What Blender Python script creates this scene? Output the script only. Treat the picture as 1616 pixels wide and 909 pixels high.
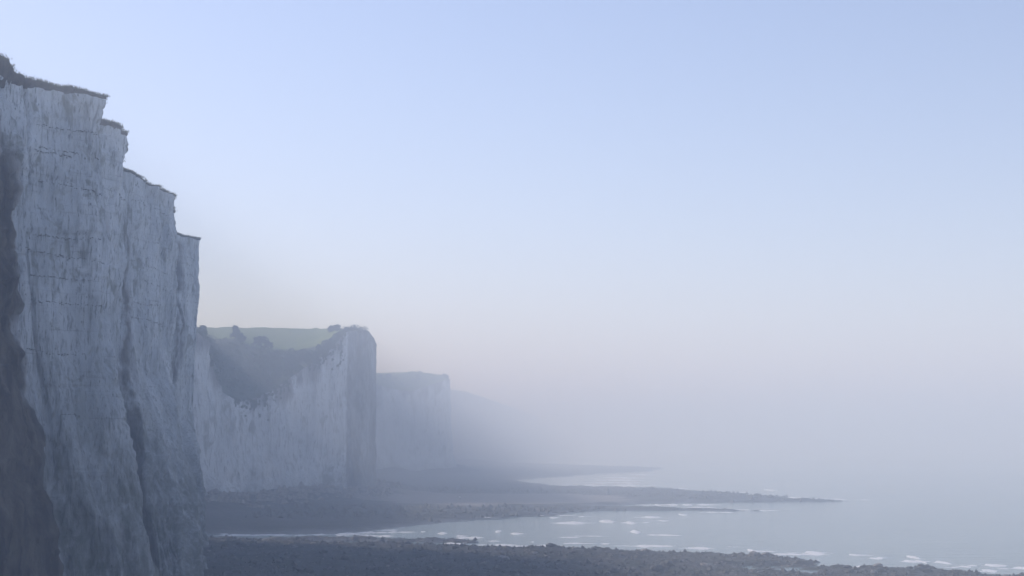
import bpy, bmesh, math, random
import numpy as np
from mathutils import Vector, Matrix

random.seed(7)
RNG = np.random.default_rng(7)
for o in list(bpy.data.objects):
    bpy.data.objects.remove(o)
scene = bpy.context.scene
C = scene.collection

# ------------------------------------------------------------------ camera
F = 2220.0                      # focal length in pixels of the 1616 wide photograph
CAMZ = 26.0
PITCH = math.atan((700 - 454.5) / F)
CP, SP = math.cos(PITCH), math.sin(PITCH)
cam = bpy.data.cameras.new('camera')
cam.sensor_width = 36.0
cam.lens = 36.0 * F / 1616.0
cam.clip_start = 0.5
cam.clip_end = 40000.0
camo = bpy.data.objects.new('camera', cam)
C.objects.link(camo)
camo.location = (0, 0, CAMZ)
camo.rotation_euler = (math.pi / 2 + PITCH, 0, 0)
scene.camera = camo

# ------------------------------------------------------------------ light
SUN_EL = math.radians(31)
SUN_AZ = math.radians(-52)      # measured from +Y towards +X
SKY_STRENGTH = 0.15
world = bpy.data.worlds.new('World')
scene.world = world
world.use_nodes = True
wn = world.node_tree
wn.nodes.clear()
sky = wn.nodes.new('ShaderNodeTexSky')
sky.sky_type = 'NISHITA'
sky.sun_disc = False
sky.sun_elevation = SUN_EL
sky.sun_rotation = SUN_AZ
sky.altitude = 0
sky.air_density = 1.0
sky.dust_density = 0.25
sky.ozone_density = 3.0
bg = wn.nodes.new('ShaderNodeBackground')
bg.inputs['Strength'].default_value = SKY_STRENGTH
wo = wn.nodes.new('ShaderNodeOutputWorld')
tint = wn.nodes.new('ShaderNodeMix')
tint.data_type = 'RGBA'
tint.blend_type = 'MULTIPLY'
tint.inputs[0].default_value = 1.0
tint.inputs[7].default_value = (1.0, 0.815, 0.81, 1)      # one even white balance for the whole sky
wn.links.new(sky.outputs[0], tint.inputs[6])
wn.links.new(tint.outputs[2], bg.inputs['Color'])
wn.links.new(bg.outputs[0], wo.inputs['Surface'])

sl = bpy.data.lights.new('sun', 'SUN')
sl.energy = 2.5
sl.angle = math.radians(4.5)
sl.color = (1.0, 0.96, 0.97)
suno = bpy.data.objects.new('sun', sl)
C.objects.link(suno)
to_sun = Vector((math.cos(SUN_EL) * math.sin(SUN_AZ), math.cos(SUN_EL) * math.cos(SUN_AZ), math.sin(SUN_EL)))
suno.rotation_euler = (-to_sun).to_track_quat('-Z', 'Y').to_euler()
suno.location = (-300, 300, 400)

scene.view_settings.view_transform = 'Standard'
scene.view_settings.look = 'None'
scene.view_settings.gamma = 1.0
scene.view_settings.use_curve_mapping = False
scene.view_settings.exposure = 0.57

scene.render.engine = 'CYCLES'
cy = scene.cycles
cy.use_denoising = True
try:
    cy.denoiser = 'OPENIMAGEDENOISE'
except Exception:
    pass
cy.max_bounces = 8
cy.volume_bounces = 4
cy.use_adaptive_sampling = False

HAZE_DENSITY = 0.00175
HAZE_COLOR = (0.76, 0.86, 1.0)
HAZE_ANISO = 0.1

# ------------------------------------------------------------------ pixel -> place
def Yv(v, z):
    """distance at which height z is seen on image row v"""
    t = (454.5 - v) / F
    return (z - CAMZ) * (CP - t * SP) / (t * CP + SP)

def PZ(u, Y, z):
    return ((u - 808.0) / F * (Y * CP + (z - CAMZ) * SP), Y, z)

def PV(u, v, Y):
    t = (454.5 - v) / F
    z = CAMZ + Y * (t * CP + SP) / (CP - t * SP)
    return PZ(u, Y, z)

def G(u, v, z=1.0):
    """point on the shore at height z seen at pixel u, v"""
    Y = Yv(v, z)
    return PZ(u, Y, z)

# ------------------------------------------------------------------ noise
def _hash(ix, iy, iz, seed):
    n = (ix.astype(np.int64) * 374761393 + iy.astype(np.int64) * 668265263 + iz.astype(np.int64) * 1274126177 + seed * 974711) & 0xFFFFFFFF
    n = ((n ^ (n >> 13)) * 1274126177) & 0xFFFFFFFF
    n = ((n ^ (n >> 16)) * 2246822519) & 0xFFFFFFFF
    n = n ^ (n >> 15)
    return (n & 0xFFFFFF) / float(0x7FFFFF) - 1.0

def vnoise(x, y, z, seed=0):
    x, y, z = np.broadcast_arrays(np.asarray(x, float), np.asarray(y, float), np.asarray(z, float))
    fx, fy, fz = np.floor(x), np.floor(y), np.floor(z)
    ix, iy, iz = fx.astype(np.int64), fy.astype(np.int64), fz.astype(np.int64)
    tx, ty, tz = x - fx, y - fy, z - fz
    sx, sy, sz = [t * t * t * (t * (t * 6 - 15) + 10) for t in (tx, ty, tz)]
    r = 0
    for dx in (0, 1):
        wx = sx if dx else 1 - sx
        for dy in (0, 1):
            wy = sy if dy else 1 - sy
            for dz in (0, 1):
                wz = sz if dz else 1 - sz
                r = r + wx * wy * wz * _hash(ix + dx, iy + dy, iz + dz, seed)
    return r

def fbm(x, y, z, octv=4, seed=0, gain=0.5, ridge=False):
    a, f, r = 1.0, 1.0, 0.0
    for k in range(octv):
        n = vnoise(x * f, y * f, z * f, seed + 17 * k)
        if ridge:
            n = 1 - 2 * np.abs(n)
        r = r + a * n
        a *= gain
        f *= 2.03
    return r

def smooth(a, axis, n):
    if n < 1:
        return a
    k = np.hanning(2 * n + 3)[1:-1]
    k /= k.sum()
    pad = [(0, 0)] * a.ndim
    pad[axis] = (n, n)
    b = np.pad(a, pad, mode='edge')
    return np.apply_along_axis(lambda m: np.convolve(m, k, mode='valid'), axis, b)

def sstep(a, b, x):
    t = np.clip((x - a) / (b - a), 0, 1)
    return t * t * (3 - 2 * t)

# ------------------------------------------------------------------ mesh helpers
def link(o, parent=None):
    C.objects.link(o)
    if parent is not None:
        o.parent = parent
    return o

def obj(name, me, parent=None):
    return link(bpy.data.objects.new(name, me), parent)

def tag(o, label=None, cat=None, group=None, kind=None):
    if label: o['label'] = label
    if cat: o['category'] = cat
    if group: o['group'] = group
    if kind: o['kind'] = kind
    return o

def raw_mesh(name, verts, faces, mat, smooth_=True, attrs=None):
    """verts (n,3) array, faces (m,k) array with constant k"""
    verts = np.ascontiguousarray(verts, dtype=np.float32)
    faces = np.ascontiguousarray(faces, dtype=np.int32)
    me = bpy.data.meshes.new(name)
    n, (m, k) = len(verts), faces.shape
    me.vertices.add(n)
    me.vertices.foreach_set('co', verts.ravel())
    me.loops.add(m * k)
    me.loops.foreach_set('vertex_index', faces.ravel())
    me.polygons.add(m)
    me.polygons.foreach_set('loop_start', np.arange(0, m * k, k, dtype=np.int32))
    me.polygons.foreach_set('use_smooth', np.full(m, smooth_, dtype=bool))
    me.update(calc_edges=True)
    me.validate()
    if attrs:
        for an, av in attrs.items():
            a = me.attributes.new(an, 'FLOAT', 'POINT')
            a.data.foreach_set('value', np.ascontiguousarray(av, dtype=np.float32).ravel())
    if mat is not None:
        me.materials.append(mat)
    return me

def grid_faces(R, Cn, keep=None):
    i = np.arange((R - 1) * (Cn - 1))
    r, c = i // (Cn - 1), i % (Cn - 1)
    a = r * Cn + c
    f = np.stack([a, a + 1, a + Cn + 1, a + Cn], 1)
    if keep is not None:
        f = f[keep.ravel()]
    return f

def grid_mesh(name, P, mat, attrs=None, flip=False, smooth_=True):
    R, Cn, _ = P.shape
    f = grid_faces(R, Cn)
    if flip:
        f = f[:, ::-1]
    return raw_mesh(name, P.reshape(-1, 3), f, mat, smooth_, attrs)

# ------------------------------------------------------------------ materials
def new_mat(name):
    m = bpy.data.materials.new(name)
    m.use_nodes = True
    nt = m.node_tree
    nt.nodes.clear()
    out = nt.nodes.new('ShaderNodeOutputMaterial')
    b = nt.nodes.new('ShaderNodeBsdfPrincipled')
    nt.links.new(b.outputs[0], out.inputs['Surface'])
    b.inputs['Specular IOR Level'].default_value = 0.2
    b.inputs['Roughness'].default_value = 0.9
    return m, nt, b

class NT:
    def __init__(self, nt):
        self.nt = nt
        self.pos = nt.nodes.new('ShaderNodeNewGeometry').outputs['Position']
    def link(self, a, b):
        self.nt.links.new(a, b)
    def scaled(self, s):
        m = self.nt.nodes.new('ShaderNodeMapping')
        m.inputs['Scale'].default_value = s
        self.link(self.pos, m.inputs['Vector'])
        return m.outputs[0]
    def noise(self, s, detail=5, rough=0.55, dist=0.0):
        n = self.nt.nodes.new('ShaderNodeTexNoise')
        n.inputs['Scale'].default_value = 1.0
        n.inputs['Detail'].default_value = detail
        n.inputs['Roughness'].default_value = rough
        n.inputs['Distortion'].default_value = dist
        self.link(self.scaled(s), n.inputs['Vector'])
        return n.outputs['Fac']
    def voronoi(self, s, feature='F1', rand=1.0):
        n = self.nt.nodes.new('ShaderNodeTexVoronoi')
        n.feature = feature
        n.inputs['Scale'].default_value = 1.0
        n.inputs['Randomness'].default_value = rand
        self.link(self.scaled(s), n.inputs['Vector'])
        return n.outputs['Distance']
    def ramp(self, fac, stops):
        r = self.nt.nodes.new('ShaderNodeValToRGB')
        el = r.color_ramp.elements
        while len(el) < len(stops):
            el.new(0.5)
        for e, (p, c) in zip(el, stops):
            e.position = p
            e.color = (c, c, c, 1) if not isinstance(c, tuple) else (*c, 1)
        self.link(fac, r.inputs[0])
        return r.outputs[0]
    def mix(self, fac, a, b, mode='MIX'):
        m = self.nt.nodes.new('ShaderNodeMix')
        m.data_type = 'RGBA'
        m.blend_type = mode
        for sock, val in ((m.inputs[0], fac), (m.inputs[6], a), (m.inputs[7], b)):
            if isinstance(val, (int, float)):
                sock.default_value = val
            elif isinstance(val, tuple):
                sock.default_value = (*val, 1)
            else:
                self.link(val, sock)
        return m.outputs[2]
    def math(self, op, a, b=0.0, clamp=False):
        m = self.nt.nodes.new('ShaderNodeMath')
        m.operation = op
        m.use_clamp = clamp
        for sock, val in ((m.inputs[0], a), (m.inputs[1], b)):
            if isinstance(val, (int, float)):
                sock.default_value = val
            else:
                self.link(val, sock)
        return m.outputs[0]
    def attr(self, name):
        a = self.nt.nodes.new('ShaderNodeAttribute')
        a.attribute_name = name
        return a.outputs['Fac']
    def bump(self, h, strength, dist):
        b = self.nt.nodes.new('ShaderNodeBump')
        b.inputs['Strength'].default_value = strength
        b.inputs['Distance'].default_value = dist
        self.link(h, b.inputs['Height'])
        return b.outputs[0]

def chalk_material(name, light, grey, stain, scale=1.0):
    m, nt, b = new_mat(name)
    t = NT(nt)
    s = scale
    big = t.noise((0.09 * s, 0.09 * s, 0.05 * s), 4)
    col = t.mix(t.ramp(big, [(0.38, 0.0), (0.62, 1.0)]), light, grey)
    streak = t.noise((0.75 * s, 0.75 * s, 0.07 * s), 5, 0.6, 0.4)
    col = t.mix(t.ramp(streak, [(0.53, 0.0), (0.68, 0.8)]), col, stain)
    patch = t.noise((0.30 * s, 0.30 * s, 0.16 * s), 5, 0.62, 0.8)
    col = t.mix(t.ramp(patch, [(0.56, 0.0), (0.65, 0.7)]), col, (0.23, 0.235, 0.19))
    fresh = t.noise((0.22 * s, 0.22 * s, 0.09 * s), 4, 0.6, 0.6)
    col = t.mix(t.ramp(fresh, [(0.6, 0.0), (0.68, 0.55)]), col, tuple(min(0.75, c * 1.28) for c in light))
    scr = t.noise((2.6 * s, 2.6 * s, 0.35 * s), 4, 0.65)
    col = t.mix(t.ramp(scr, [(0.54, 0.0), (0.66, 0.75)]), col, (0.15, 0.16, 0.15))
    # bedding: thin darker courses, nearly level
    bed = t.noise((0.07, 0.07, 2.3), 5, 0.65, 0.3)
    col = t.mix(t.ramp(bed, [(0.59, 0.0), (0.67, 0.4)]), col, (0.2, 0.21, 0.2))
    # flint nodules
    fl = t.voronoi((1.1, 1.1, 0.62))
    flm = t.math('MULTIPLY', t.ramp(fl, [(0.10, 1.0), (0.16, 0.0)]), t.ramp(t.noise((0.2, 0.2, 0.5), 3), [(0.5, 0.0), (0.58, 0.8)]))
    col = t.mix(flm, col, (0.05, 0.05, 0.05))
    # weed and damp on the lowest metres, darker tone on the headland face
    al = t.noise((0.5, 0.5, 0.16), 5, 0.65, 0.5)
    alm = t.math('MULTIPLY', t.attr('algae_dark'), t.ramp(al, [(0.3, 0.35), (0.6, 1.0)]))
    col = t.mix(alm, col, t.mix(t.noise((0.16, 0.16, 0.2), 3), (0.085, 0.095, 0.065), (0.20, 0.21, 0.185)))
    # clay washed down from the top, also the darkened recesses and headland face
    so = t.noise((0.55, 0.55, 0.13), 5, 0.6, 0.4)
    soil_dark = t.mix(t.ramp(so, [(0.4, 0.0), (0.7, 1.0)]), (0.055, 0.045, 0.036), (0.20, 0.17, 0.135))
    col = t.mix(t.attr('soil_dark'), col, soil_dark)
    t.link(col, b.inputs['Base Color'])
    h = t.math('ADD', t.noise((1.4, 1.4, 0.6), 7, 0.65), t.math('MULTIPLY', streak, 0.7))
    t.link(t.bump(h, 0.9, 0.55), b.inputs['Normal'])
    b.inputs['Roughness'].default_value = 0.95
    return m

M = {}
M['chalk'] = chalk_material('weathered_chalk', (0.77, 0.795, 0.81), (0.55, 0.58, 0.60), (0.28, 0.295, 0.28))
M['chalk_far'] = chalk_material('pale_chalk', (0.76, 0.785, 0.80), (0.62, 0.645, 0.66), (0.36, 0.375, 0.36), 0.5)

def make_turf():
    m, nt, b = new_mat('turf')
    t = NT(nt)
    n = t.noise((0.5, 0.5, 0.5), 5)
    grass = t.mix(t.ramp(n, [(0.35, 0.0), (0.65, 1.0)]), (0.07, 0.095, 0.03), (0.13, 0.12, 0.05))
    so = t.noise((1.4, 1.4, 0.9), 5)
    soil_dark = t.mix(t.ramp(so, [(0.35, 0.0), (0.7, 1.0)]), (0.05, 0.042, 0.03), (0.12, 0.095, 0.07))
    col = t.mix(t.attr('grass'), soil_dark, grass)
    t.link(col, b.inputs['Base Color'])
    t.link(t.bump(t.noise((3, 3, 3), 5), 0.8, 0.2), b.inputs['Normal'])
    return m
M['turf'] = make_turf()

def make_meadow():
    m, nt, b = new_mat('meadow_grass')
    t = NT(nt)
    n = t.noise((0.06, 0.02, 0.05), 5)
    grass = t.mix(t.ramp(n, [(0.35, 0.0), (0.65, 1.0)]), (0.15, 0.215, 0.055), (0.20, 0.25, 0.085))
    scrub = t.mix(t.noise((0.3, 0.3, 0.3), 5), (0.03, 0.05, 0.022), (0.065, 0.09, 0.045))
    col = t.mix(t.attr('scrub'), grass, scrub)
    t.link(col, b.inputs['Base Color'])
    t.link(t.bump(t.noise((0.9, 0.9, 0.9), 5), 0.7, 0.4), b.inputs['Normal'])
    return m
M['meadow'] = make_meadow()

def make_shore():
    m, nt, b = new_mat('shore_rock_and_sand')
    t = NT(nt)
    n = t.noise((0.35, 0.35, 0.35), 7, 0.65)
    n2 = t.noise((0.05, 0.12, 0.1), 5, 0.6)
    rock = t.mix(t.ramp(n, [(0.35, 0.0), (0.7, 1.0)]), (0.035, 0.036, 0.032), (0.115, 0.105, 0.09))
    weed = t.mix(t.noise((0.8, 0.8, 0.8), 4), (0.022, 0.027, 0.014), (0.06, 0.06, 0.03))
    rock = t.mix(t.ramp(n2, [(0.42, 0.0), (0.6, 0.9)]), rock, weed)
    peb = t.voronoi((0.75, 0.75, 0.75))
    rock = t.mix(t.ramp(peb, [(0.08, 0.8), (0.24, 0.0)]), rock, (0.34, 0.28, 0.22))
    sand = t.mix(n, (0.17, 0.15, 0.13), (0.28, 0.245, 0.21))
    col = t.mix(t.attr('sand'), rock, sand)
    t.link(col, b.inputs['Base Color'])
    rough = t.math('SUBTRACT', 0.85, t.math('MULTIPLY', t.attr('wet'), 0.5))
    t.link(rough, b.inputs['Roughness'])
    t.link(t.bump(t.noise((1.6, 1.6, 1.6), 6, 0.65), 0.9, 0.35), b.inputs['Normal'])
    b.inputs['Specular IOR Level'].default_value = 0.4
    return m
M['shore'] = make_shore()

def make_sea():
    m, nt, b = new_mat('sea_water')
    t = NT(nt)
    n = t.noise((0.012, 0.03, 0.02), 4)
    col = t.mix(t.ramp(n, [(0.35, 0.0), (0.65, 1.0)]), (0.20, 0.285, 0.265), (0.25, 0.33, 0.30))
    t.link(col, b.inputs['Base Color'])
    b.inputs['Roughness'].default_value = 0.12
    b.inputs['IOR'].default_value = 1.33
    b.inputs['Specular IOR Level'].default_value = 0.5
    h = t.math('ADD', t.noise((0.10, 0.32, 0.3), 6, 0.6, 0.3), t.math('MULTIPLY', t.noise((0.9, 1.6, 1.0), 4), 0.25))
    t.link(t.bump(h, 0.45, 0.8), b.inputs['Normal'])
    return m
M['sea'] = make_sea()

def simple(name, c1, c2, scale=3.0, rough=0.85, bump=0.4, bd=0.05):
    m, nt, b = new_mat(name)
    t = NT(nt)
    n = t.noise((scale, scale, scale), 5)
    t.link(t.mix(t.ramp(n, [(0.35, 0.0), (0.65, 1.0)]), c1, c2), b.inputs['Base Color'])
    t.link(t.bump(n, bump, bd), b.inputs['Normal'])
    b.inputs['Roughness'].default_value = rough
    return m
M['foam'] = simple('sea_foam', (0.78, 0.79, 0.77), (0.92, 0.91, 0.88), 1.2, 0.9, 0.7, 0.2)
M['flint'] = simple('dark_flint', (0.05, 0.05, 0.05), (0.14, 0.14, 0.13), 4)
M['boulder'] = simple('weedy_boulder', (0.04, 0.04, 0.03), (0.14, 0.125, 0.10), 1.5, 0.7, 0.7, 0.15)
M['boulder_pale'] = simple('pale_boulder', (0.17, 0.155, 0.13), (0.36, 0.33, 0.29), 1.5, 0.8, 0.7, 0.15)
M['leaf'] = simple('scrub_leaves', (0.03, 0.055, 0.022), (0.07, 0.105, 0.045), 0.7)
M['bark'] = simple('bark', (0.05, 0.04, 0.03), (0.1, 0.08, 0.06), 3)
M['blade'] = simple('dry_grass', (0.11, 0.11, 0.045), (0.2, 0.18, 0.08), 2)
M['feather'] = simple('white_feathers', (0.74, 0.74, 0.72), (0.82, 0.82, 0.8), 20, 0.7, 0.1, 0.01)
M['feather_grey'] = simple('grey_feathers', (0.35, 0.37, 0.4), (0.42, 0.44, 0.47), 20, 0.7, 0.1, 0.01)
M['beak'] = simple('beak_yellow', (0.6, 0.4, 0.08), (0.65, 0.45, 0.1), 30)
M['skin'] = simple('skin', (0.45, 0.28, 0.2), (0.5, 0.32, 0.24), 20)
M['coat'] = simple('white_coat', (0.72, 0.72, 0.72), (0.8, 0.8, 0.8), 15, 0.8, 0.2, 0.01)
M['trousers'] = simple('dark_trousers', (0.03, 0.035, 0.05), (0.05, 0.055, 0.07), 15)
M['hair'] = simple('dark_hair', (0.02, 0.015, 0.012), (0.04, 0.03, 0.025), 40)

# ------------------------------------------------------------------ near cliff
LV = [81, 56, 41, 31, 13, -3]
YA0, YA1 = Yv(122, 81), Yv(150, 81)
YB0, YB1 = Yv(184, 81), Yv(193, 81)
YC0, YC1 = Yv(266, 81), Yv(306, 81)
YD0, YD1 = Yv(365, 81), Yv(377, 81)

def wnode(x, y, zt, th, bat=7.0):
    xs = [x, x + 0.06 * bat, x + 0.2 * bat, x + 0.35 * bat, x + 0.75 * bat, x + bat]
    return (zt, th, [(xx, y) for xx in xs])

def unode(zt, th, uy):
    return (zt, th, [PZ(u, y, z)[:2] for (u, y), z in zip(uy, LV)])

near_nodes = [
    wnode(-92, -120, 84.0, 1.2), wnode(-84, 0, 84.0, 1.2), wnode(-80, 90, 84.0, 1.2), wnode(-77, 150, 83.5, 1.5),
    unode(83.2, 3.2, [(-60, 192), (-58, 190), (-50, 188), (-30, 184), (-10, 180), (0, 178)]),
    unode(82.3, 3.0, [(12, 202), (20, 201), (23, 200), (60, 197), (78, 194), (83, 192)]),
    unode(81.3, 1.6, [(24, 205), (23, 206), (23, 208), (54, 209), (66, 208), (70, 207)]),
    unode(81.0, 0.9, [(42, YA0), (43, YA0), (46, YA0 + 0.5), (66, YA0 + 2), (84, YA0), (95, YA0 - 2)]),
    unode(81.0, 0.65, [(100, 0.5 * (YA0 + YA1)), (104, 0.5 * (YA0 + YA1)), (110, 0.5 * (YA0 + YA1) - 1), (124, YA0 + 3), (156, YA0), (172, YA0 - 2)]),
    unode(81.0, 0.65, [(163.5, YA1), (174, YA1 + 2), (177, YA1 + 2), (194, YA1), (226, YA1 - 6), (243, YA1 - 9)]),
    unode(81.0, 1.0, [(160, YB0), (168, YB0), (170, YB0), (182, YB0), (196, YB0 - 4), (205, YB0 - 6)]),
    unode(81.0, 0.9, [(191, YB1), (189.5, YB1 + 1), (180, YB1), (184, YB1 - 1), (205, YB1 - 6), (215, YB1 - 8)]),
    unode(81.0, 0.4, [(187, YC0), (184, YC0), (176, YC0), (178, YC0 + 2), (200, YC0), (205, YC0)]),
    unode(81.0, 0.35, [(205, YC0 + 3), (192, YC0 + 4), (196, YC0 + 3), (226, YC0 - 1), (237, YC0 - 12), (254, YC0 - 22)]),
    unode(81.0, 0.35, [(240, 0.5 * (YC0 + YC1)), (236, 0.5 * (YC0 + YC1)), (234, 0.5 * (YC0 + YC1)), (254, 0.5 * (YC0 + YC1) - 6), (278, YC0 - 6), (292, YC0 - 26)]),
    unode(81.0, 0.35, [(275.5, YC1), (274, YC1), (268, YC1), (280, YC1 - 6), (310, YC1 - 22), (328, YC1 - 52)]),
    unode(81.0, 0.4, [(268, YD0), (270, YD0), (262, YD0), (266, YD0), (290, YD0 - 20), (300, YD0 - 40)]),
    unode(81.0, 0.35, [(319, YD1), (318, YD1), (313.5, YD1), (313, YD1 - 2), (321, YD1 - 26), (331, YD1 - 42)]),
    (81.0, 0.6, [(-128, 404), (-127, 404), (-126, 403), (-124, 402), (-119, 400), (-117, 398)]),
    (80.0, 0.8, [(-176, 436), (-175, 436), (-174, 436), (-172, 435), (-166, 434), (-164, 433)]),
    (79.0, 0.8, [(-225, 460), (-224, 460), (-223, 460), (-220, 460), (-214, 460), (-212, 460)]),
]
NN = len(near_nodes)
zt_n = np.array([n[0] for n in near_nodes])
th_n = np.array([n[1] for n in near_nodes])
xy_n = np.array([n[2] for n in near_nodes])          # (NN, levels, 2)
# columns: dense where the camera sees the face
tcols = []
for k in range(NN - 1):
    L = np.linalg.norm(xy_n[k + 1, 1] - xy_n[k, 1])
    L = max(L, np.linalg.norm(xy_n[k + 1, 4] - xy_n[k, 4]))
    sp = 0.26 if 5 <= k <= 16 else (0.5 if k == 4 else 2.5)
    n = max(4, int(L / sp))
    tcols.append(k + np.arange(n) / n)
tcols = np.concatenate(tcols + [np.array([NN - 1.0])])
NCc = len(tcols)
NR = 250
kk = np.arange(NN)
ztc = np.interp(tcols, kk, zt_n)
thc = np.interp(tcols, kk, th_n)
lv = np.array(LV[::-1], float)
w = np.linspace(0, 1, NR)
Z = -3 + w[:, None] * (ztc - thc + 3)[None, :]
xyt = np.stack([np.stack([np.interp(tcols, kk, xy_n[:, l, d]) for d in (0, 1)], -1) for l in range(len(LV))], 0)[::-1]
XY = np.zeros((NR, NCc, 2))
for c in range(NCc):
    for d in (0, 1):
        XY[:, c, d] = np.interp(Z[:, c], lv, xyt[:, c, d])
XY = smooth(smooth(XY, 0, 14), 1, 3)
# outward normal in plan
T = np.gradient(smooth(XY, 1, 5), axis=1)
Nrm = np.stack([T[..., 1], -T[..., 0]], -1)
Nrm /= np.linalg.norm(Nrm, axis=-1, keepdims=True) + 1e-9
SX, SY = XY[..., 0], XY[..., 1]
arc = np.concatenate([[0], np.cumsum(np.linalg.norm(np.diff(XY[150], axis=0), axis=1))])[None, :] + 0 * Z
disp = 0.7 * fbm(SX / 11, SY / 11, Z / 14, 3, 3)
disp += 0.55 * fbm(arc / 2.6, 0 * Z, Z / 17, 3, 11)
disp += (1.0 * fbm(arc / 8.0, 0 * Z + 3.7, Z / 60, 2, 12, ridge=True) - 0.9) * sstep(6.5, 7.2, tcols)[None, :]
disp += 0.36 * fbm(SX / 2.6, SY / 2.6, Z / 4.5, 3, 21)
disp += 0.10 * fbm(SX / 0.8, SY / 0.8, Z / 1.3, 2, 31, ridge=True)
low = sstep(38, 8, Z)
soil_m = sstep(5.6, 5.0, tcols)[None, :] + 0 * Z
disp += soil_m * (1.2 * fbm(arc / 6, 0, Z / 11, 4, 46, ridge=True) - 0.5)
disp += low * (0.75 * fbm(arc / 3.4, 0 * Z, (Z + 0.6 * arc) / 14, 4, 41, ridge=True))
# level bedding ledges
bedz = np.cumsum(RNG.uniform(1.8, 4.6, 34)) - 2
for i, bz in enumerate(bedz):
    zz = Z - bz - 0.5 * vnoise(arc / 22, 0, i * 3.3, 5)
    gate = sstep(-0.25, 0.35, vnoise(arc / 5.0, 0, i * 7.7, 6))
    disp -= 0.24 * gate * np.exp(-(zz / 0.17) ** 2)
    disp += 0.07 * np.tanh(zz / 0.4) * np.exp(-np.abs(zz) / 1.6) * vnoise(arc / 7.0, 0, i * 2.1, 8)
cn = vnoise(arc / 6.5 + 0.5 * vnoise(arc / 3, 0, Z / 9, 43), 0, Z / 45, 44)
disp -= 1.7 * np.exp(-(cn / 0.085) ** 2) * sstep(-0.35, 0.25, vnoise(arc / 9, 1.5, Z / 16, 45))
# spalled blocks: stepped joints
blk = np.floor(2.2 * vnoise(arc / 5.5, 0, Z / 8.0, 51)) * 0.22
disp += blk
# fissure down from the turf
tt = tcols[None, :] + 0 * Z
cx = 7.12 + 0.05 * np.sin(Z * 0.6) + 0.04 * vnoise(Z / 1.1, 0, 0, 61)
disp -= 1.3 * np.exp(-((tt - cx) / 0.028) ** 2) * sstep(60, 66, Z)
disp *= sstep(-0.02, 0.03, 1 - w[:, None]) * 0.5 + 0.5
P = np.stack([SX + Nrm[..., 0] * disp, SY + Nrm[..., 1] * disp, Z + 0.05 * vnoise(SX, SY, Z * 2, 71)], -1)
NEAR_P = P
# clay on the buttress at the left of the picture, dark recess bands, damp and weed low down
soil_dark = sstep(5.55, 5.0, tt + 0.12 * fbm(Z / 3, arc / 3, 0, 3, 81)) * sstep(76, 64, Z + 3 * vnoise(arc / 3, 0, 0, 82) + 8 * sstep(4.8, 5.4, tt))
soil_dark = np.clip(soil_dark * 1.0, 0, 1)
nzb = 0.10 * fbm(arc / 4, 0, Z / 5, 3, 84)
band = np.exp(-((tt + nzb - 12.92) / 0.20) ** 2) * sstep(74, 66, Z) * sstep(30, 44, Z)  # dark vertical streak in the recess left of face C
band2 = 1.5 * np.exp(-((tt + nzb - 16.30) / 0.15) ** 2) * sstep(80, 77, Z) * sstep(34, 50, Z)  # brown band on face D, darkened to paint in the recess shade
band3 = sstep(12.0, 12.2, tt) * sstep(13.02, 12.9, tt + 0.3 * nzb) * sstep(48, 40, Z)  # dark triangle on the recessed side face, lower part
soil_dark = np.clip(soil_dark + 0.85 * np.clip(band + band2 + 0.75 * band3, 0, 1) * sstep(-1.0, 0.2, fbm(arc / 2, 0, Z / 4, 3, 83)), 0, 1)
alg = sstep(50, 8, Z + 7 * fbm(arc / 7, 0, Z / 16, 3, 91)) * 1.0
me = grid_mesh('chalk_face', P, M['chalk'], {'soil_dark': soil_dark, 'algae_dark': alg}, flip=False)
near = obj('cliff', me)
tag(near, 'tall near white chalk cliff in shade stepping away at the left', kind='structure')

# turf and soil lip, and the plateau behind it
top = P[-1].copy()
ncol = Nrm[-1]
topn = smooth(ncol, 0, 6)
thc = thc * np.where(tcols > 6.5, np.clip(0.85 + 0.5 * fbm(arc[0] / 6.0, 0.7, 0, 3, 104), 0.35, 1.6), 1.0)
lip_n = 0.22 * fbm(arc[0] / 1.3, 0, 0, 3, 101)
prof = [(-0.3, -0.5, 0), (0.0, -0.05, 0), (0.14, 0.2, 0), (0.2, 0.5, 0), (0.24, 0.78, 0.1), (0.12, 0.95, 0.6), (-0.25, 1.03, 1), (-0.9, 1.08, 1)]
rows, gr = [], []
for i, (o_, h_, g_) in enumerate(prof):
    hz = top[:, 2] + thc * h_ + (0.12 * fbm(arc[0] / 0.9, i * 0.7, 0, 3, 102) if i > 2 else 0)
    off = o_ * (0.4 + 0.3 * thc) + (lip_n if 0 < i < 6 else 0)
    rows.append(np.stack([top[:, 0] + topn[:, 0] * off, top[:, 1] + topn[:, 1] * off, hz], -1))
    gr.append(np.full(NCc, g_))
edge_row = rows[-2]
for dx, dz in ((2.5, 0.25), (7, 0.6), (20, 1.2), (60, 2), (300, 3), (900, 3), (2500, 2)):
    r = rows[-1] * 0 + rows[len(prof) - 1]
    bx = smooth(r[:, 0], 0, min(300, int(dx * 3)))
    rr = np.stack([(r[:, 0] if dx < 10 else np.minimum(bx, r[:, 0] + 1)) - dx, r[:, 1] * (1 if dx < 1000 else 1.0), r[:, 2] + dz + 0.25 * fbm(r[:, 1] / 5, dx, 0, 3, 103)], -1)
    rows.append(rr)
    gr.append(np.ones(NCc))
cap = obj('turf_cap', grid_mesh('turf_cap', np.stack(rows, 0), M['turf'], {'grass': np.stack(gr, 0)}), near)

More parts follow.
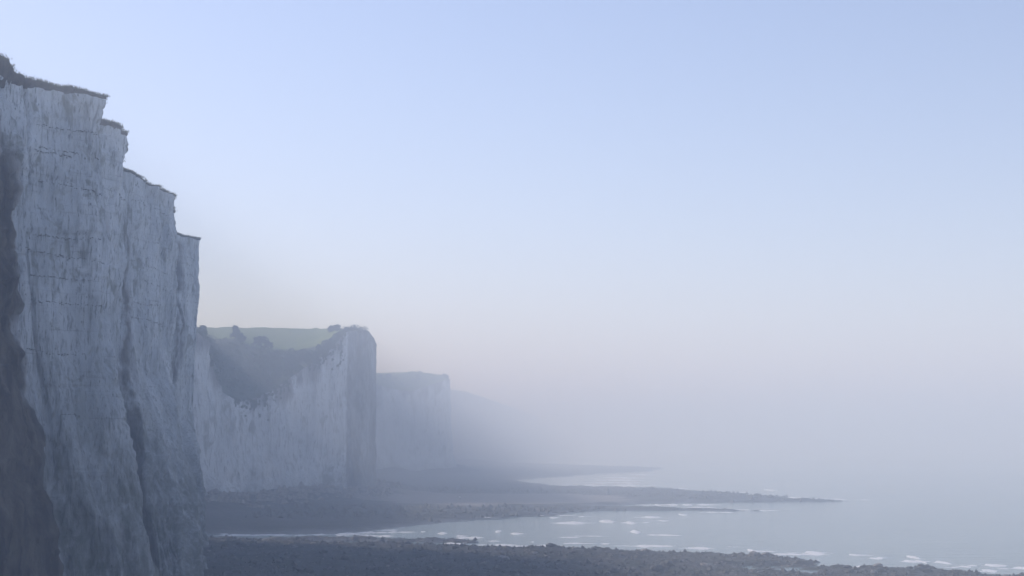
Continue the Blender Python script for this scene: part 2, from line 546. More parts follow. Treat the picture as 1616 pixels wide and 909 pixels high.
# ragged grass blades on the lip
def grass_blades(name, pts, n, hmin, hmax, width, mat):
    idx = RNG.integers(0, len(pts), n)
    base = pts[idx] + RNG.normal(0, 1, (n, 3)) * np.array([0.35, 0.35, 0.0])
    base[:, 2] -= 0.06
    h = RNG.uniform(hmin, hmax, n)
    a = RNG.uniform(0, 2 * math.pi, n)
    dx = np.stack([np.cos(a), np.sin(a), 0 * a], -1) * width
    lean = np.stack([RNG.normal(0, 0.35, n), RNG.normal(0, 0.35, n), np.ones(n)], -1) * h[:, None]
    v = np.stack([base - dx, base + dx, base + lean], 1).reshape(-1, 3)
    return raw_mesh(name, v, np.arange(3 * n).reshape(-1, 3), mat, False)
vis = (tcols > 4.2) & (tcols < 18)
g1 = obj('grass', grass_blades('grass', edge_row[vis], 14000, 0.08, 0.5, 0.05, M['blade']))
tag(g1, 'dry grass fringe along the top edge of the near cliff', 'grass', kind='stuff')

# flint courses standing out of the face as broken dark lines
def nodules(cols, z0, dip, seed, size=0.16, prob=0.75):
    r = np.random.default_rng(seed)
    vs, fs = [], []
    for c in cols:
        if r.random() > prob or vnoise(np.array([c / 14.0]), np.array([z0]), 0, 5)[0] < -0.45:
            continue
        zz = z0 + dip * (c - cols[0]) + r.normal(0, 0.09) + 0.7 * vnoise(np.array([c / 40.0]), np.array([z0]), 0, 9)[0]
        ri = int(np.clip(np.searchsorted(Z[:, c], zz), 1, NR - 2))
        p = NEAR_P[ri, c].copy()
        p[2] = zz
        n = np.array([Nrm[ri, c, 0], Nrm[ri, c, 1], 0])
        t_ = np.array([-n[1], n[0], 0])
        a, bh, d = r.uniform(0.08, 0.34), size * r.uniform(0.35, 1.2), r.uniform(0.08, 0.16)
        p = p + n * 0.03
        b0 = len(vs)
        for q in (t_ * a, n * d, -t_ * a, -n * d, np.array([0, 0, bh * 0.6]), np.array([0, 0, -bh * 0.6])):
            vs.append(p + q)
        for i in range(4):
            j = (i + 1) % 4
            fs.append((b0 + i, b0 + j, b0 + 4))
            fs.append((b0 + j, b0 + i, b0 + 5))
    return vs, fs

def t_range(a, b):
    return np.where((tcols >= a) & (tcols <= b))[0]
flints = [(7.0, 9.0, 65.4, 0.0), (6.6, 9.0, 54.6, 0.0), (7.3, 8.9, 47.0, 0.0), (6.7, 8.4, 40.0, 0.0), (7.3, 8.9, 74.2, 0.0),
          (7.2, 8.3, 70.0, 0.0), (11.0, 11.6, 68.0, 0.0), (13.1, 15.0, 62.8, 0.0), (13.1, 14.9, 51.6, 0.0), (13.3, 14.4, 55.0, 0.0), (13.2, 15.0, 75.5, 0.0),
          (16.3, 17.0, 70.0, 0.0), (16.1, 17.0, 56.2, 0.0), (16.4, 17.0, 63.5, 0.0), (7.4, 9.0, 71.0, 0.0), (7.2, 8.8, 57.5, 0.0), (7.1, 8.7, 51.0, 0.0), (13.3, 15.0, 68.0, 0.0), (13.2, 14.8, 59.0, 0.0), (16.3, 17.0, 75.0, 0.0), (7.5, 8.9, 30.0, 0.0)]
for i, (a, b_, z0, dip) in enumerate(flints):
    vs, fs = nodules(t_range(a, b_), z0, dip, 100 + i, prob=0.9 if i < 2 else 0.7)
    if vs:
        obj('flint_band', raw_mesh('flint_band', np.array(vs), np.array(fs), M['flint'], False), near)

# ------------------------------------------------------------------ farther cliffs
def column_cliff(name, cols, label, sp_c, nrow, flute, mat, land_rows=40, seed=0, batter=0.0, rough=1.0, far_shift=(-500, 200)):
    """cols: (foot xyz, edge xyz, mid xyz, ridge xyz) in world metres"""
    A = np.array(cols, float)                       # (n,4,3)
    n = len(A)
    t_ = []
    for k in range(n - 1):
        L = max(np.linalg.norm(A[k + 1, 0] - A[k, 0]), np.linalg.norm(A[k + 1, 1] - A[k, 1]))
        m_ = max(3, int(L / sp_c))
        t_.append(k + np.arange(m_) / m_)
    t_ = np.concatenate(t_ + [np.array([n - 1.0])])
    kk_ = np.arange(n)
    B = np.stack([np.stack([np.interp(t_, kk_, A[:, j, d]) for d in range(3)], -1) for j in range(4)], 0)   # (4,c,3)
    B = smooth(B, 1, 3)
    foot, edge, mid, ridge = B
    w_ = np.linspace(0, 1, nrow)[:, None, None]
    prof_ = np.where(w_ < 0.25, w_ ** 1.0 * 2.6, 0.65 + (w_ - 0.25) / 0.75 * 0.35)    # foot flares out
    pos = foot[None] * (1 - prof_) + edge[None] * prof_
    pos[..., 2] = (foot[None] * (1 - w_) + edge[None] * w_)[..., 2]
    tg = np.gradient(smooth(foot + edge, 0, 4), axis=0)
    nm = np.stack([tg[:, 1], -tg[:, 0]], -1)
    nm /= np.linalg.norm(nm, axis=-1, keepdims=True) + 1e-9
    ar = np.concatenate([[0], np.cumsum(np.linalg.norm(np.diff(foot, axis=0), axis=1))])[None, :] + 0 * pos[..., 2]
    zz = pos[..., 2]
    d = flute * fbm(ar / 9, 0, zz / 55, 4, seed + 1, ridge=True) * 0.6
    d += flute * 0.5 * fbm(ar / 3.5, 0, zz / 25, 3, seed + 2)
    d += 0.8 * rough * fbm(pos[..., 0] / 6, pos[..., 1] / 6, zz / 8, 4, seed + 3)
    d *= (1 - 0.7 * sstep(0.975, 1.0, w_[..., 0]))
    if seed == 200:
        d *= 1 - 0.6 * sstep(566, 580, 808 + F * pos[..., 0] / pos[..., 1])
    pos[..., 0] += nm[None, :, 0] * d
    pos[..., 1] += nm[None, :, 1] * d
    zer = np.zeros_like(zz)
    uc = 808 + F * pos[..., 0] / pos[..., 1]
    alg_dark = sstep(16, 3, zz + 4 * fbm(ar / 9, 0, 0, 3, seed + 6)) * 0.6
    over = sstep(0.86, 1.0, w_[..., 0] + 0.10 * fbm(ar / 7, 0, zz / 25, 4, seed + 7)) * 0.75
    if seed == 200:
        alg_dark = np.maximum(alg_dark, 0.95 * sstep(547.5, 549.5, uc) * (0.8 + 0.3 * fbm(ar / 6, 0, zz / 30, 3, seed + 8)))  # headland face beyond its corner made darker overall
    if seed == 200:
        over = np.maximum(over, sstep(547.5, 549.5, uc) * np.clip(0.38 + 0.22 * fbm(ar / 3.5, 0, zz / 22, 4, seed + 14), 0, 0.8))  # same headland face, darker again in mottled streaks
    face = obj(name, grid_mesh('chalk_face', pos, mat, {'soil_dark': over, 'algae_dark': alg_dark}))
    tag(face, label, kind='structure')
    # land behind the edge
    e = pos[-1]
    segs = []
    for a_, b_, m_ in ((e, mid, land_rows), (mid, ridge, land_rows // 2)):
        for i in range(m_):
            f_ = i / m_
            q = a_ * (1 - f_) + b_ * f_
            segs.append(q)
    segs.append(ridge)
    for s_ in (0.15, 0.5, 1.0):
        q = ridge.copy()
        q[:, 0] += far_shift[0] * s_
        q[:, 1] += far_shift[1] * s_
        q[:, 2] += -4.0 * s_
        segs.append(q)
    Lp = np.stack(segs, 0)
    wob = 0.5 * fbm(Lp[..., 0] / 9, Lp[..., 1] / 9, 0, 4, seed + 9)
    wob[0] = 0
    Lp[..., 2] += wob
    nl = len(segs)
    rr = np.arange(nl)[:, None] + 0 * Lp[..., 2]
    scr = sstep(land_rows + 1, land_rows - 2, rr + 2 * fbm(Lp[..., 0] / 10, Lp[..., 1] / 10, 0, 3, seed + 12))
    if seed != 200:
        scr = scr * 0.35
    land = obj('clifftop_meadow', grid_mesh('clifftop_meadow', Lp, M['meadow'], {'scrub': scr}), face)
    return face, Lp, pos

def fc(u, Y, z=-1.0):
    return PZ(u, Y, z)

bay = [
    ((-222, 450, -1), (-226, 456, 76), (-300, 560, 82), (-420, 800, 92)),
    ((-180, 458, -1), (-184, 466, 76), (-250, 570, 82), (-380, 800, 92)),
    ((-138, 476, -1), (-142, 486, 76), (-220, 600, 82), (-330, 800, 92)),
    ((-128, 498, -1), (-132, 507, 74), (-200, 620, 82), (-250, 800, 92)),
    (fc(318, 530), PV(314, 527, 545), PV(312, 523, 650), PV(312, 516, 800)),
    (fc(330, 538), PV(327, 553, 556), PV(324, 532, 680), PV(324, 516, 800)),
    (fc(342, 546), PV(340, 598, 566), PV(338, 535, 700), PV(338, 516.2, 800)),
    (fc(355, 554), PV(352, 622, 576), PV(352, 534, 700), PV(352, 516.5, 800)),
    (fc(378, 562), PV(376, 632, 590), PV(375, 534, 705), PV(375, 516.8, 800)),
    (fc(402, 576), PV(400, 629, 603), PV(400, 541, 700), PV(400, 517, 800)),
    (fc(432, 600), PV(430, 615, 625), PV(430, 553, 690), PV(430, 517.5, 800)),
    (fc(472, 626), PV(470, 587, 650), PV(470, 554, 690), PV(470, 518, 800)),
    (fc(502, 640), PV(500, 568, 658), PV(500, 548, 690), PV(500, 518, 790)),
    (fc(526, 656), PV(524, 549, 669), PV(524, 531, 695), PV(524, 518.5, 770)),
    (fc(547.5, 671), PV(546.5, 524, 679), PV(546, 521, 692), PV(546, 519, 735)),
    (fc(550, 671.5), PV(549.5, 523, 679.5), PV(550, 520.5, 692), PV(550, 519, 735)),
    (fc(566, 673), PV(566, 521.5, 681), PV(565, 520, 693), PV(563, 520, 735)),
    (fc(582, 675), PV(581, 523.5, 683), PV(579, 522.5, 696), PV(574, 522, 740)),
    (fc(590, 680), PV(588.3, 530, 688), PV(584, 527, 700), PV(578, 524, 745)),
    (fc(592.5, 688), PV(590.2, 536, 694), PV(585, 530, 706), PV(578, 527, 750)),
    (fc(592, 712), PV(589, 538, 716), PV(580, 533, 722), PV(570, 530, 760)),
    (fc(578, 770), PV(572, 545, 775), PV(558, 543, 780), PV(540, 540, 800)),
    (fc(540, 850), PV(530, 555, 860), PV(510, 552, 870), PV(480, 550, 880)),
    (fc(480, 960), PV(470, 570, 970), PV(440, 568, 980), PV(400, 565, 990)),
]
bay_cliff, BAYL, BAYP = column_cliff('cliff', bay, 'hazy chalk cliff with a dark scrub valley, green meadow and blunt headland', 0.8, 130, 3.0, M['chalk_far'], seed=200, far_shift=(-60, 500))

third = [
    (fc(470, 1063), PV(470, 590, 1074), PV(470, 575, 1113), PV(470, 575, 1224)),
    (fc(560, 1113), PV(560, 612, 1130), PV(560, 590, 1179), PV(560, 588, 1258)),
    (fc(592, 1135), PV(592, 606, 1148), PV(592, 590, 1191), PV(592, 588, 1258)),
    (fc(620, 1151), PV(620, 614, 1166), PV(620, 593, 1197), PV(620, 592, 1258)),
    (fc(650, 1164), PV(650, 618, 1175), PV(650, 587, 1199), PV(650, 586, 1258)),
    (fc(680, 1173), PV(678, 608, 1182), PV(676, 590, 1202), PV(676, 589, 1258)),
    (fc(705, 1177), PV(700, 600, 1186), PV(698, 592, 1204), PV(695, 592, 1258)),
    (fc(720, 1186), PV(707, 599, 1193), PV(704, 594, 1209), PV(698, 594, 1269)),
    (fc(723, 1204), PV(708, 603, 1206), PV(704, 598, 1218), PV(698, 597, 1280)),
    (fc(715, 1291), PV(700, 610, 1302), PV(690, 606, 1313), PV(670, 606, 1358)),
    (fc(690, 1469), PV(680, 625, 1480), PV(660, 622, 1492), PV(620, 622, 1513)),
]
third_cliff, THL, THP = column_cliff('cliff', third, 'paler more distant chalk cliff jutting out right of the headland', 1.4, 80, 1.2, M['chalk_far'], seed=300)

fourth = [
    (fc(640, 1681), PV(640, 622, 1694), PV(640, 615, 1758), PV(640, 615, 1911)),
    (fc(700, 1834), PV(700, 620, 1848), PV(700, 614, 1898), PV(700, 614, 2038)),
    (fc(745, 1936), PV(738, 622, 1950), PV(735, 618, 1987), PV(735, 618, 2102)),
    (fc(790, 2242), PV(783, 636, 2254), PV(778, 632, 2281), PV(770, 632, 2358)),
    (fc(826, 2740), PV(820, 648, 2752), PV(815, 645, 2778), PV(800, 645, 2868)),
    (fc(850, 3314), PV(846, 657, 3326), PV(840, 655, 3364), PV(820, 655, 3441)),
    (fc(868, 4206), PV(864, 668, 4218), PV(858, 667, 4257), PV(840, 667, 4334)),
]
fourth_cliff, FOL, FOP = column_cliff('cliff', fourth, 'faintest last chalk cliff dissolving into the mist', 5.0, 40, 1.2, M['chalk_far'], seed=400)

# ------------------------------------------------------------------ shore
def poly_sd(px, py, poly):
    """signed distance, positive inside"""
    poly = np.array(poly, float)
    n = len(poly)
    d2 = np.full(px.shape, 1e18)
    inside = np.zeros(px.shape, bool)
    for i in range(n):
        a, b_ = poly[i], poly[(i + 1) % n]
        ex, ey = b_ - a
        wx, wy = px - a[0], py - a[1]
        tt_ = np.clip((wx * ex + wy * ey) / (ex * ex + ey * ey + 1e-12), 0, 1)
        d2 = np.minimum(d2, (wx - ex * tt_) ** 2 + (wy - ey * tt_) ** 2)
        cond = ((a[1] <= py) & (b_[1] > py)) | ((b_[1] <= py) & (a[1] > py))
        xint = a[0] + (py - a[1]) / (ey if abs(ey) > 1e-12 else 1e-12) * ex
        inside ^= cond & (px < xint)
    return np.where(inside, 1, -1) * np.sqrt(d2)

def gpoly(pts, z=0.6):
    return [G(u, v, z)[:2] for u, v in pts]

reef_poly = gpoly([(300, 851), (450, 852), (560, 856), (620, 856), (700, 860), (800, 864), (900, 865), (1000, 866), (1100, 868), (1180, 872),
                   (1250, 877), (1330, 883), (1450, 891), (1560, 900), (1640, 908), (1760, 925)]) + [(290, 190), (250, 60), (150, -150), (-90, -150), (-80, 200), (-100, 380)]
strip_poly = gpoly([(300, 846.5), (420, 848), (540, 846), (640, 848), (760, 850.5), (740, 853.5), (640, 852.5), (560, 852), (450, 851), (300, 850)])
beach_poly = gpoly([(240, 840), (325, 840), (420, 840), (500, 839), (580, 835), (640, 829), (690, 823), (740, 818), (800, 815), (850, 812.5), (900, 807), (960, 804), (1050, 803.5),
                    (1190, 804), (1050, 800), (960, 797.5), (1010, 794), (1140, 791.5), (1240, 790), (1335, 789), (1230, 784.5), (1150, 778), (1040, 770), (950, 768), (880, 765.5),
                    (830, 761), (800, 757), (860, 752), (930, 748), (1030, 742), (1035, 738), (900, 733), (800, 730), (722, 728), (730, 720)]) + [(-60, 3400), (-900, 3400), (-900, 360)]
rock_poly2 = gpoly([(600, 775), (700, 771), (800, 766), (880, 767), (1000, 769), (1150, 778), (1335, 789), (1150, 791), (1000, 786), (900, 781), (760, 780), (640, 783), (600, 783)])
sand_poly = gpoly([(545, 790), (640, 786), (760, 781.5), (900, 781.5), (1000, 787), (1000, 793), (870, 798), (760, 801), (650, 798), (555, 794)])
far_rock = gpoly([(720, 735), (850, 733), (1040, 738), (1030, 743), (900, 748), (780, 746), (720, 744)])
foot_line = np.concatenate([NEAR_P[0, ::20, :2], BAYP[0, ::8, :2], THP[0, ::8, :2], FOP[0, ::4, :2]])

def dist_foot(x, y):
    out = np.full(x.shape, 1e9)
    for q in foot_line:
        out = np.minimum(out, (x - q[0]) ** 2 + (y - q[1]) ** 2)
    return np.sqrt(out)

def shore_height(x, y, fine):
    sc = np.clip((y - 150) / 250, 0.6, 4)
    nz = fbm(x / 14, y / 10, 0, 4, 501)
    nz2 = fbm(x / 3.5, y / 3.0, 0, 4, 502)
    s1 = poly_sd(x, y, reef_poly) + 3.0 * nz + 2.2 * nz2
    s1b = poly_sd(x, y, strip_poly) + 1.2 * nz + 1.8 * nz2 - 0.5
    s2 = poly_sd(x, y, beach_poly) + sc * (2.6 * nz + 1.5 * nz2)
    s = np.maximum(np.maximum(s1, s2), s1b)
    h = np.where(s > 0, 1.0 * (1 - np.exp(-np.abs(s) / 8.0)) + 0.03 * np.minimum(np.abs(s), 14), -0.9 * (1 - np.exp(-np.abs(s) / 9.0)))
    sand = sstep(-4, 6, poly_sd(x, y, sand_poly) + 6 * nz)
    rk2 = sstep(-6, 6, poly_sd(x, y, rock_poly2) + 8 * nz)
    frk = sstep(-10, 10, poly_sd(x, y, far_rock))
    rock = np.clip(sstep(-2, 2, np.maximum(s1, s1b)) + rk2 + frk + 0.4 * (1 - sand), 0, 1)
    # strewn rock relief and pools
    r = fbm(x / 5.0, y / 4.0, 0, 3, 503)
    rl = fbm(x / 1.6, y / 1.5, 0, fine, 504, ridge=True)
    near_ = sstep(2200, 300, y)
    h = h + rock * np.where(s > -2, 1, 0) * (0.42 * r + 0.16 * rl * near_)
    # pools towards the seaward edge of the near reef
    pool = sstep(-0.15, 0.3, fbm(x / 26, y / 13, 0, 4, 505)) * sstep(70, 25, s1) * sstep(-6, 2, s1) * sstep(15, 75, x)
    h = np.where(s1 > 0, h * (1 - 0.45 * sstep(10, 80, x) * sstep(60, 20, s1)), h)
    h = h - 1.5 * pool
    # long wet strips between the farther rock shelves
    strip = sstep(0.05, 0.45, fbm(x / 70, y / 9, 0, 4, 507)) * sstep(430, 470, y) * sstep(-70, 20, x) * sstep(90, 25, s2) * sstep(0.9, 0.3, sand)
    h = h - 1.7 * strip
    # shingle banked against the cliff feet
    df = dist_foot(x, y)
    bank = (4.0 + 1.7 * fbm(x / 16, y / 16, 0, 4, 508)) * np.exp(-(df / 24.0) ** 1.5) * sstep(430, 480, y)
    bank2 = 0.9 * np.exp(-(df / 10.0)) * sstep(480, 430, y)
    h = h + bank + bank2 - 0.6 * np.exp(-(df / 14.0) ** 2) * sstep(400, 380, y)
    sand = np.clip(sand, 0, 1)
    return h, sand, np.clip(1 - s / 12, 0, 1)

def shore_patch(x0, x1, y0, y1, dx, dy, fine):
    xs = np.linspace(x0, x1, max(2, int((x1 - x0) / dx)))
    ys = np.linspace(y0, y1, max(2, int((y1 - y0) / dy)))
    X, Y = np.meshgrid(xs, ys)
    h, sand, wet = shore_height(X, Y, fine)
    return np.stack([X, Y, h], -1), sand, wet

vs, fs, sa, we = [], [], [], []
nv = 0
for args in ((-110, 180, 245, 400, 0.45, 0.45, 3), (-240, 380, 400, 780, 1.1, 1.1, 2), (-500, 500, 780, 1600, 2.6, 2.6, 1), (-800, 800, 1600, 4600, 11, 11, 1), (-110, 300, -180, 245, 4, 4, 1)):
    Pg, s_, w_ = shore_patch(*args)
    if args[2] >= 345 or args[2] < 0:     # tuck the coarser patches under the finer ones at the seams
        pass
    vs.append(Pg.reshape(-1, 3))
    fs.append(grid_faces(*Pg.shape[:2]) + nv)
    nv += Pg.shape[0] * Pg.shape[1]
    sa.append(s_.ravel()); we.append(w_.ravel())
shore = obj('shore', raw_mesh('shore', np.concatenate(vs), np.concatenate(fs), M['shore'], True, {'sand': np.concatenate(sa), 'wet': np.concatenate(we)}))
tag(shore, 'rocky foreshore and dark weed-covered reefs at low tide', kind='structure')

def shore_z(x, y):
    return shore_height(np.array([float(x)]), np.array([float(y)]), 2)[0][0]

# boulders on the near reef, each a piece of the shore
def boulder_mesh(seed, mat):
    bm = bmesh.new()
    bmesh.ops.create_icosphere(bm, subdivisions=2, radius=1.0)
    r = np.random.default_rng(seed)
    for v in bm.verts:
        c = np.array(v.co)
        k = 1 + 0.35 * vnoise(c[0] * 1.3 + seed * 9, c[1] * 1.3, c[2] * 1.3, seed)[()] + 0.15 * vnoise(c[0] * 3 + seed, c[1] * 3, c[2] * 3, seed + 5)[()]
        v.co = Vector((c * k) * np.array([1.0, 0.85, 0.6]))
    me_ = bpy.data.meshes.new('boulder')
    bm.to_mesh(me_); bm.free()
    me_.materials.append(mat)
    return me_
bmeshes = [boulder_mesh(i, M['boulder_pale'] if i == 5 else M['boulder']) for i in range(7)]
cand = []
for i in range(1500):
    u, v = random.uniform(330, 1616), random.uniform(852, 912)
    x, y, _ = G(u, v, 0.8)
    cand.append((x, y))
for i in range(500):
    u = random.uniform(340, 1500)
    v = np.interp(u, [330, 560, 800, 1000, 1180, 1330, 1450, 1560], [850, 855, 863, 866, 871, 882, 890, 899]) + random.gauss(0.4, 1.0)
    x, y, _ = G(u, v, 0.8)
    cand.append((x, y))
cx_ = np.array(cand)
hz_, _, _ = shore_height(cx_[:, 0], cx_[:, 1], 2)
rub_v, rub_f, nrub, nb = [], [], 0, 0
order = list(range(len(cand)))
random.shuffle(order)
for i in order:
    if hz_[i] < 0.15:
        continue
    if nb >= 260:
        break
    s = random.choice([0.3, 0.4, 0.5, 0.7, 1.1])
    o = bpy.data.objects.new('boulder', random.choice(bmeshes))
    link(o, shore)
    o.location = (cand[i][0], cand[i][1], hz_[i] + 0.1 * s)
    o.rotation_euler = (random.uniform(-0.3, 0.3), random.uniform(-0.3, 0.3), random.uniform(0, 6.28))
    o.scale = (s * random.uniform(0.8, 1.5), s, s * random.uniform(0.7, 1.2))
    nb += 1

# small loose rocks, far too many to count
n = 12000
uu = RNG.uniform(325, 1620, n)
vv = np.where(RNG.random(n) < 0.45, np.interp(uu, [330, 560, 800, 1000, 1180, 1330, 1450, 1560], [850, 855, 862, 865, 870, 880, 888, 897]) + RNG.normal(0.5, 1.6, n), RNG.uniform(846, 915, n))
tq = (454.5 - vv) / F
yy = (0.8 - CAMZ) * (CP - tq * SP) / (tq * CP + SP)
xx = (uu - 808) / F * (yy * CP + (0.8 - CAMZ) * SP)
hh, _, _ = shore_height(xx, yy, 3)
ok = (hh > -0.15) & (yy < 399)
xx, yy, hh = xx[ok], yy[ok], hh[ok]
n = len(xx)
size = RNG.gamma(3.0, 0.085, n)
dirs = np.array([(1, 0, 0), (0, 1, 0), (-1, 0, 0), (0, -1, 0), (0.1, 0.1, 0.9), (0, 0, -0.7)], float)
V = dirs[None] * size[:, None, None] * RNG.uniform(0.55, 1.35, (n, 6, 1)) + RNG.normal(0, 0.08, (n, 6, 3)) * size[:, None, None]
ang = RNG.uniform(0, 6.28, n)
ca, sa_ = np.cos(ang)[:, None], np.sin(ang)[:, None]
V = np.stack([V[..., 0] * ca - V[..., 1] * sa_, V[..., 0] * sa_ + V[..., 1] * ca, V[..., 2]], -1)
V += np.stack([xx, yy, hh + 0.05], -1)[:, None, :]
oct_f = np.array([(0, 1, 4), (1, 2, 4), (2, 3, 4), (3, 0, 4), (1, 0, 5), (2, 1, 5), (3, 2, 5), (0, 3, 5)])
Ff = (np.arange(n) * 6)[:, None, None] + oct_f[None]
rub = obj('loose_rocks', raw_mesh('loose_rocks', V.reshape(-1, 3), Ff.reshape(-1, 3), M['boulder'], False), shore)
rub['kind'] = 'stuff'

def rubble(name, xs_, ys_, smin, smax, mat):
    n_ = len(xs_)
    hh_, _, _ = shore_height(xs_, ys_, 1)
    sz = RNG.uniform(smin, smax, n_) * RNG.uniform(0.4, 1.0, n_)
    Vv = dirs[None] * sz[:, None, None] * RNG.uniform(0.55, 1.35, (n_, 6, 1)) + RNG.normal(0, 0.1, (n_, 6, 3)) * sz[:, None, None]
    Vv += np.stack([xs_, ys_, hh_ + 0.15 * sz], -1)[:, None, :]
    F_ = (np.arange(n_) * 6)[:, None, None] + oct_f[None]
    o = obj(name, raw_mesh(name, Vv.reshape(-1, 3), F_.reshape(-1, 3), mat, False), shore)
    o['kind'] = 'stuff'
    return o
fl_ = np.concatenate([BAYP[0, :, :2]] )
ii = RNG.integers(0, len(fl_), 2600)
off_ = np.abs(RNG.normal(0, 9, 2600)) * (0.4 + 0.9 * (vnoise(ii / 20.0, 0.5, 0, 99) > 0))
rubble('fallen_chalk', fl_[ii, 0] + 0.8 * off_, fl_[ii, 1] - 0.6 * off_, 0.4, 2.2, M['boulder_pale'])
xr, yr = RNG.uniform(-90, 150, 4200), RNG.uniform(470, 760, 4200)
kr = (poly_sd(xr, yr, rock_poly2) > -6) | ((poly_sd(xr, yr, beach_poly) > 0) & (yr < 560))
rubble('shelf_rocks', xr[kr], yr[kr], 0.4, 1.7, M['boulder'])

# ------------------------------------------------------------------ sea
ext = 9000.0
xs = np.concatenate([np.linspace(-ext, -600, 12), np.linspace(-500, 700, 90), np.linspace(900, ext, 14)])
ys = np.concatenate([np.linspace(-3000, 100, 8), np.linspace(150, 900, 120), np.linspace(1000, ext, 30)])
X, Y = np.meshgrid(xs, ys)
sea = obj('sea', grid_mesh('sea', np.stack([X, Y, 0 * X], -1), M['sea'], smooth_=True))
tag(sea, 'calm grey-green sea fading into the mist', kind='structure')

# breaking wavelets: pieces of the sea with their own height
def breaker(u0, u1, v, hgt, seed):
    r = np.random.default_rng(seed)
    a, b_ = np.array(G(u0, v, 0)), np.array(G(u1, v + r.uniform(-0.6, 0.6), 0))
    L = np.linalg.norm(b_ - a)
    n_ = int(max(12, min(160, L / 0.4)))
    m_ = 9
    s_ = np.linspace(0, 1, n_)
    prof_y = np.linspace(-1.0, 1.0, m_)
    depth = (2.6 + hgt * 7.0) * max(1.0, a[1] / 420.0)
    hgt = 0.55 * hgt
    Pp = np.zeros((m_, n_, 3))
    wid = (np.sin(np.pi * s_) ** 0.9) * np.clip(0.62 + 0.75 * fbm(s_ * L / 3.2, seed, 0, 4, seed), 0.04, 1.5)
    wid = np.clip(wid, 0.02, None)
    mid_off = (0.6 + 0.006 * L) * max(1.0, a[1] / 420.0) * 1.6 * fbm(s_ * L / 9.0, seed * 3.1, 0, 3, seed + 1)
    for i, q in enumerate(prof_y):
        hh_ = hgt * wid * max(0.0, 1 - abs(q) ** 1.6) * (0.8 + 0.4 * fbm(s_ * L / 0.9, i * 0.8, 0, 2, seed + 2))
        Pp[i, :, 0] = a[0] + (b_[0] - a[0]) * s_
        Pp[i, :, 1] = a[1] + (b_[1] - a[1]) * s_ + mid_off + q * depth * wid + 0.3 * hgt * fbm(s_ * L / 1.2, i * 1.7, 0, 2, seed + 3)
        Pp[i, :, 2] = hh_ + 0.02 - (0.05 if i in (0, m_ - 1) else 0)
    return grid_mesh('breaker', Pp, M['foam'], smooth_=True)
brk = [(336, 420, 845.0, .3), (400, 500, 844.2, .35), (470, 590, 843.5, .35), (345, 390, 842.6, .25), (520, 640, 846, .3), (560, 660, 840, .35), (781, 793, 839, .5), (805, 828, 842, .4), (720, 765, 848.5, .4), (765, 790, 854, .45), (867, 882, 817, .5), (868, 936, 825.5, .45), (945, 973, 823, .6), (979, 1025, 825, .65),
       (999, 1044, 816, .55), (1030, 1062, 822, .55), (990, 1012, 839.5, .7), (912, 935, 815, .5), (1002, 1141, 796.5, .55), (1070, 1085, 812, .5), (777, 890, 863, .25), (690, 706, 842, .35),
       (664, 672, 839, .35), (541, 620, 841, .3), (577, 628, 837, .35), (868, 1042, 766, .8), (900, 1020, 762, .6), (930, 1030, 758, .7), (950, 1025, 754, .7), (990, 1040, 749, .7), (1144, 1186, 777, .8), (1205, 1226, 773.5, .7),
       (1237, 1279, 785, .6), (1312, 1333, 789, .6), (1151, 1183, 804, .7), (1186, 1228, 806, .5), (1240, 1320, 872.5, .32), (1340, 1365, 875.5, .4), (1432, 1451, 880, .45), (1343, 1403, 894, .2),
       (1477, 1515, 896, .3), (1540, 1576, 901, .35), (1420, 1470, 886, .2), (1250, 1300, 876, .2), (1180, 1225, 870, .22), (905, 960, 846, .15), (880, 915, 848, .18), (1020, 1075, 844.5, .12), (820, 900, 862, .2), (719, 740, 845.5, .3), (1100, 1160, 808.5, .3), (1085, 1130, 801, .3), (640, 700, 851, .2)]
edge_px = [[(1000, 866), (1100, 868), (1180, 872), (1250, 877), (1330, 883), (1450, 891), (1560, 900), (1640, 908)],
           [(700, 860), (800, 864), (900, 865), (1000, 866)], [(560, 838), (640, 829), (690, 823), (740, 818), (800, 815), (850, 812.5), (900, 807), (960, 804)],
           [(1010, 794.5), (1140, 792), (1240, 790.5), (1335, 789.5)], [(880, 765), (950, 767.5), (1040, 769.5), (1150, 777.5), (1230, 784), (1335, 788.5)], [(930, 748), (1035, 741)]]
rb = random.Random(5)
for e in edge_px:
    eu, ev = [q[0] for q in e], [q[1] for q in e]
    u = eu[0]
    while u < eu[-1]:
        L_ = rb.choice([8, 14, 25, 45, 80, 110]) * rb.uniform(0.7, 1.2)
        if rb.random() < 0.8:
            far_ = 1 if e[0][1] > 800 else 0.5
            brk.append((u, u + L_, float(np.interp(u + L_ / 2, eu, ev)) + (rb.uniform(-9.5, -2.5) if e[0][1] > 855 else rb.uniform(-3.5, 1.0) * far_), rb.uniform(0.12, 0.42)))
        u += L_ * rb.uniform(0.6, 1.3)
for i, (u0, u1, v, hg) in enumerate(brk):
    obj('breaker', breaker(u0, u1, v, hg, 700 + i), sea)

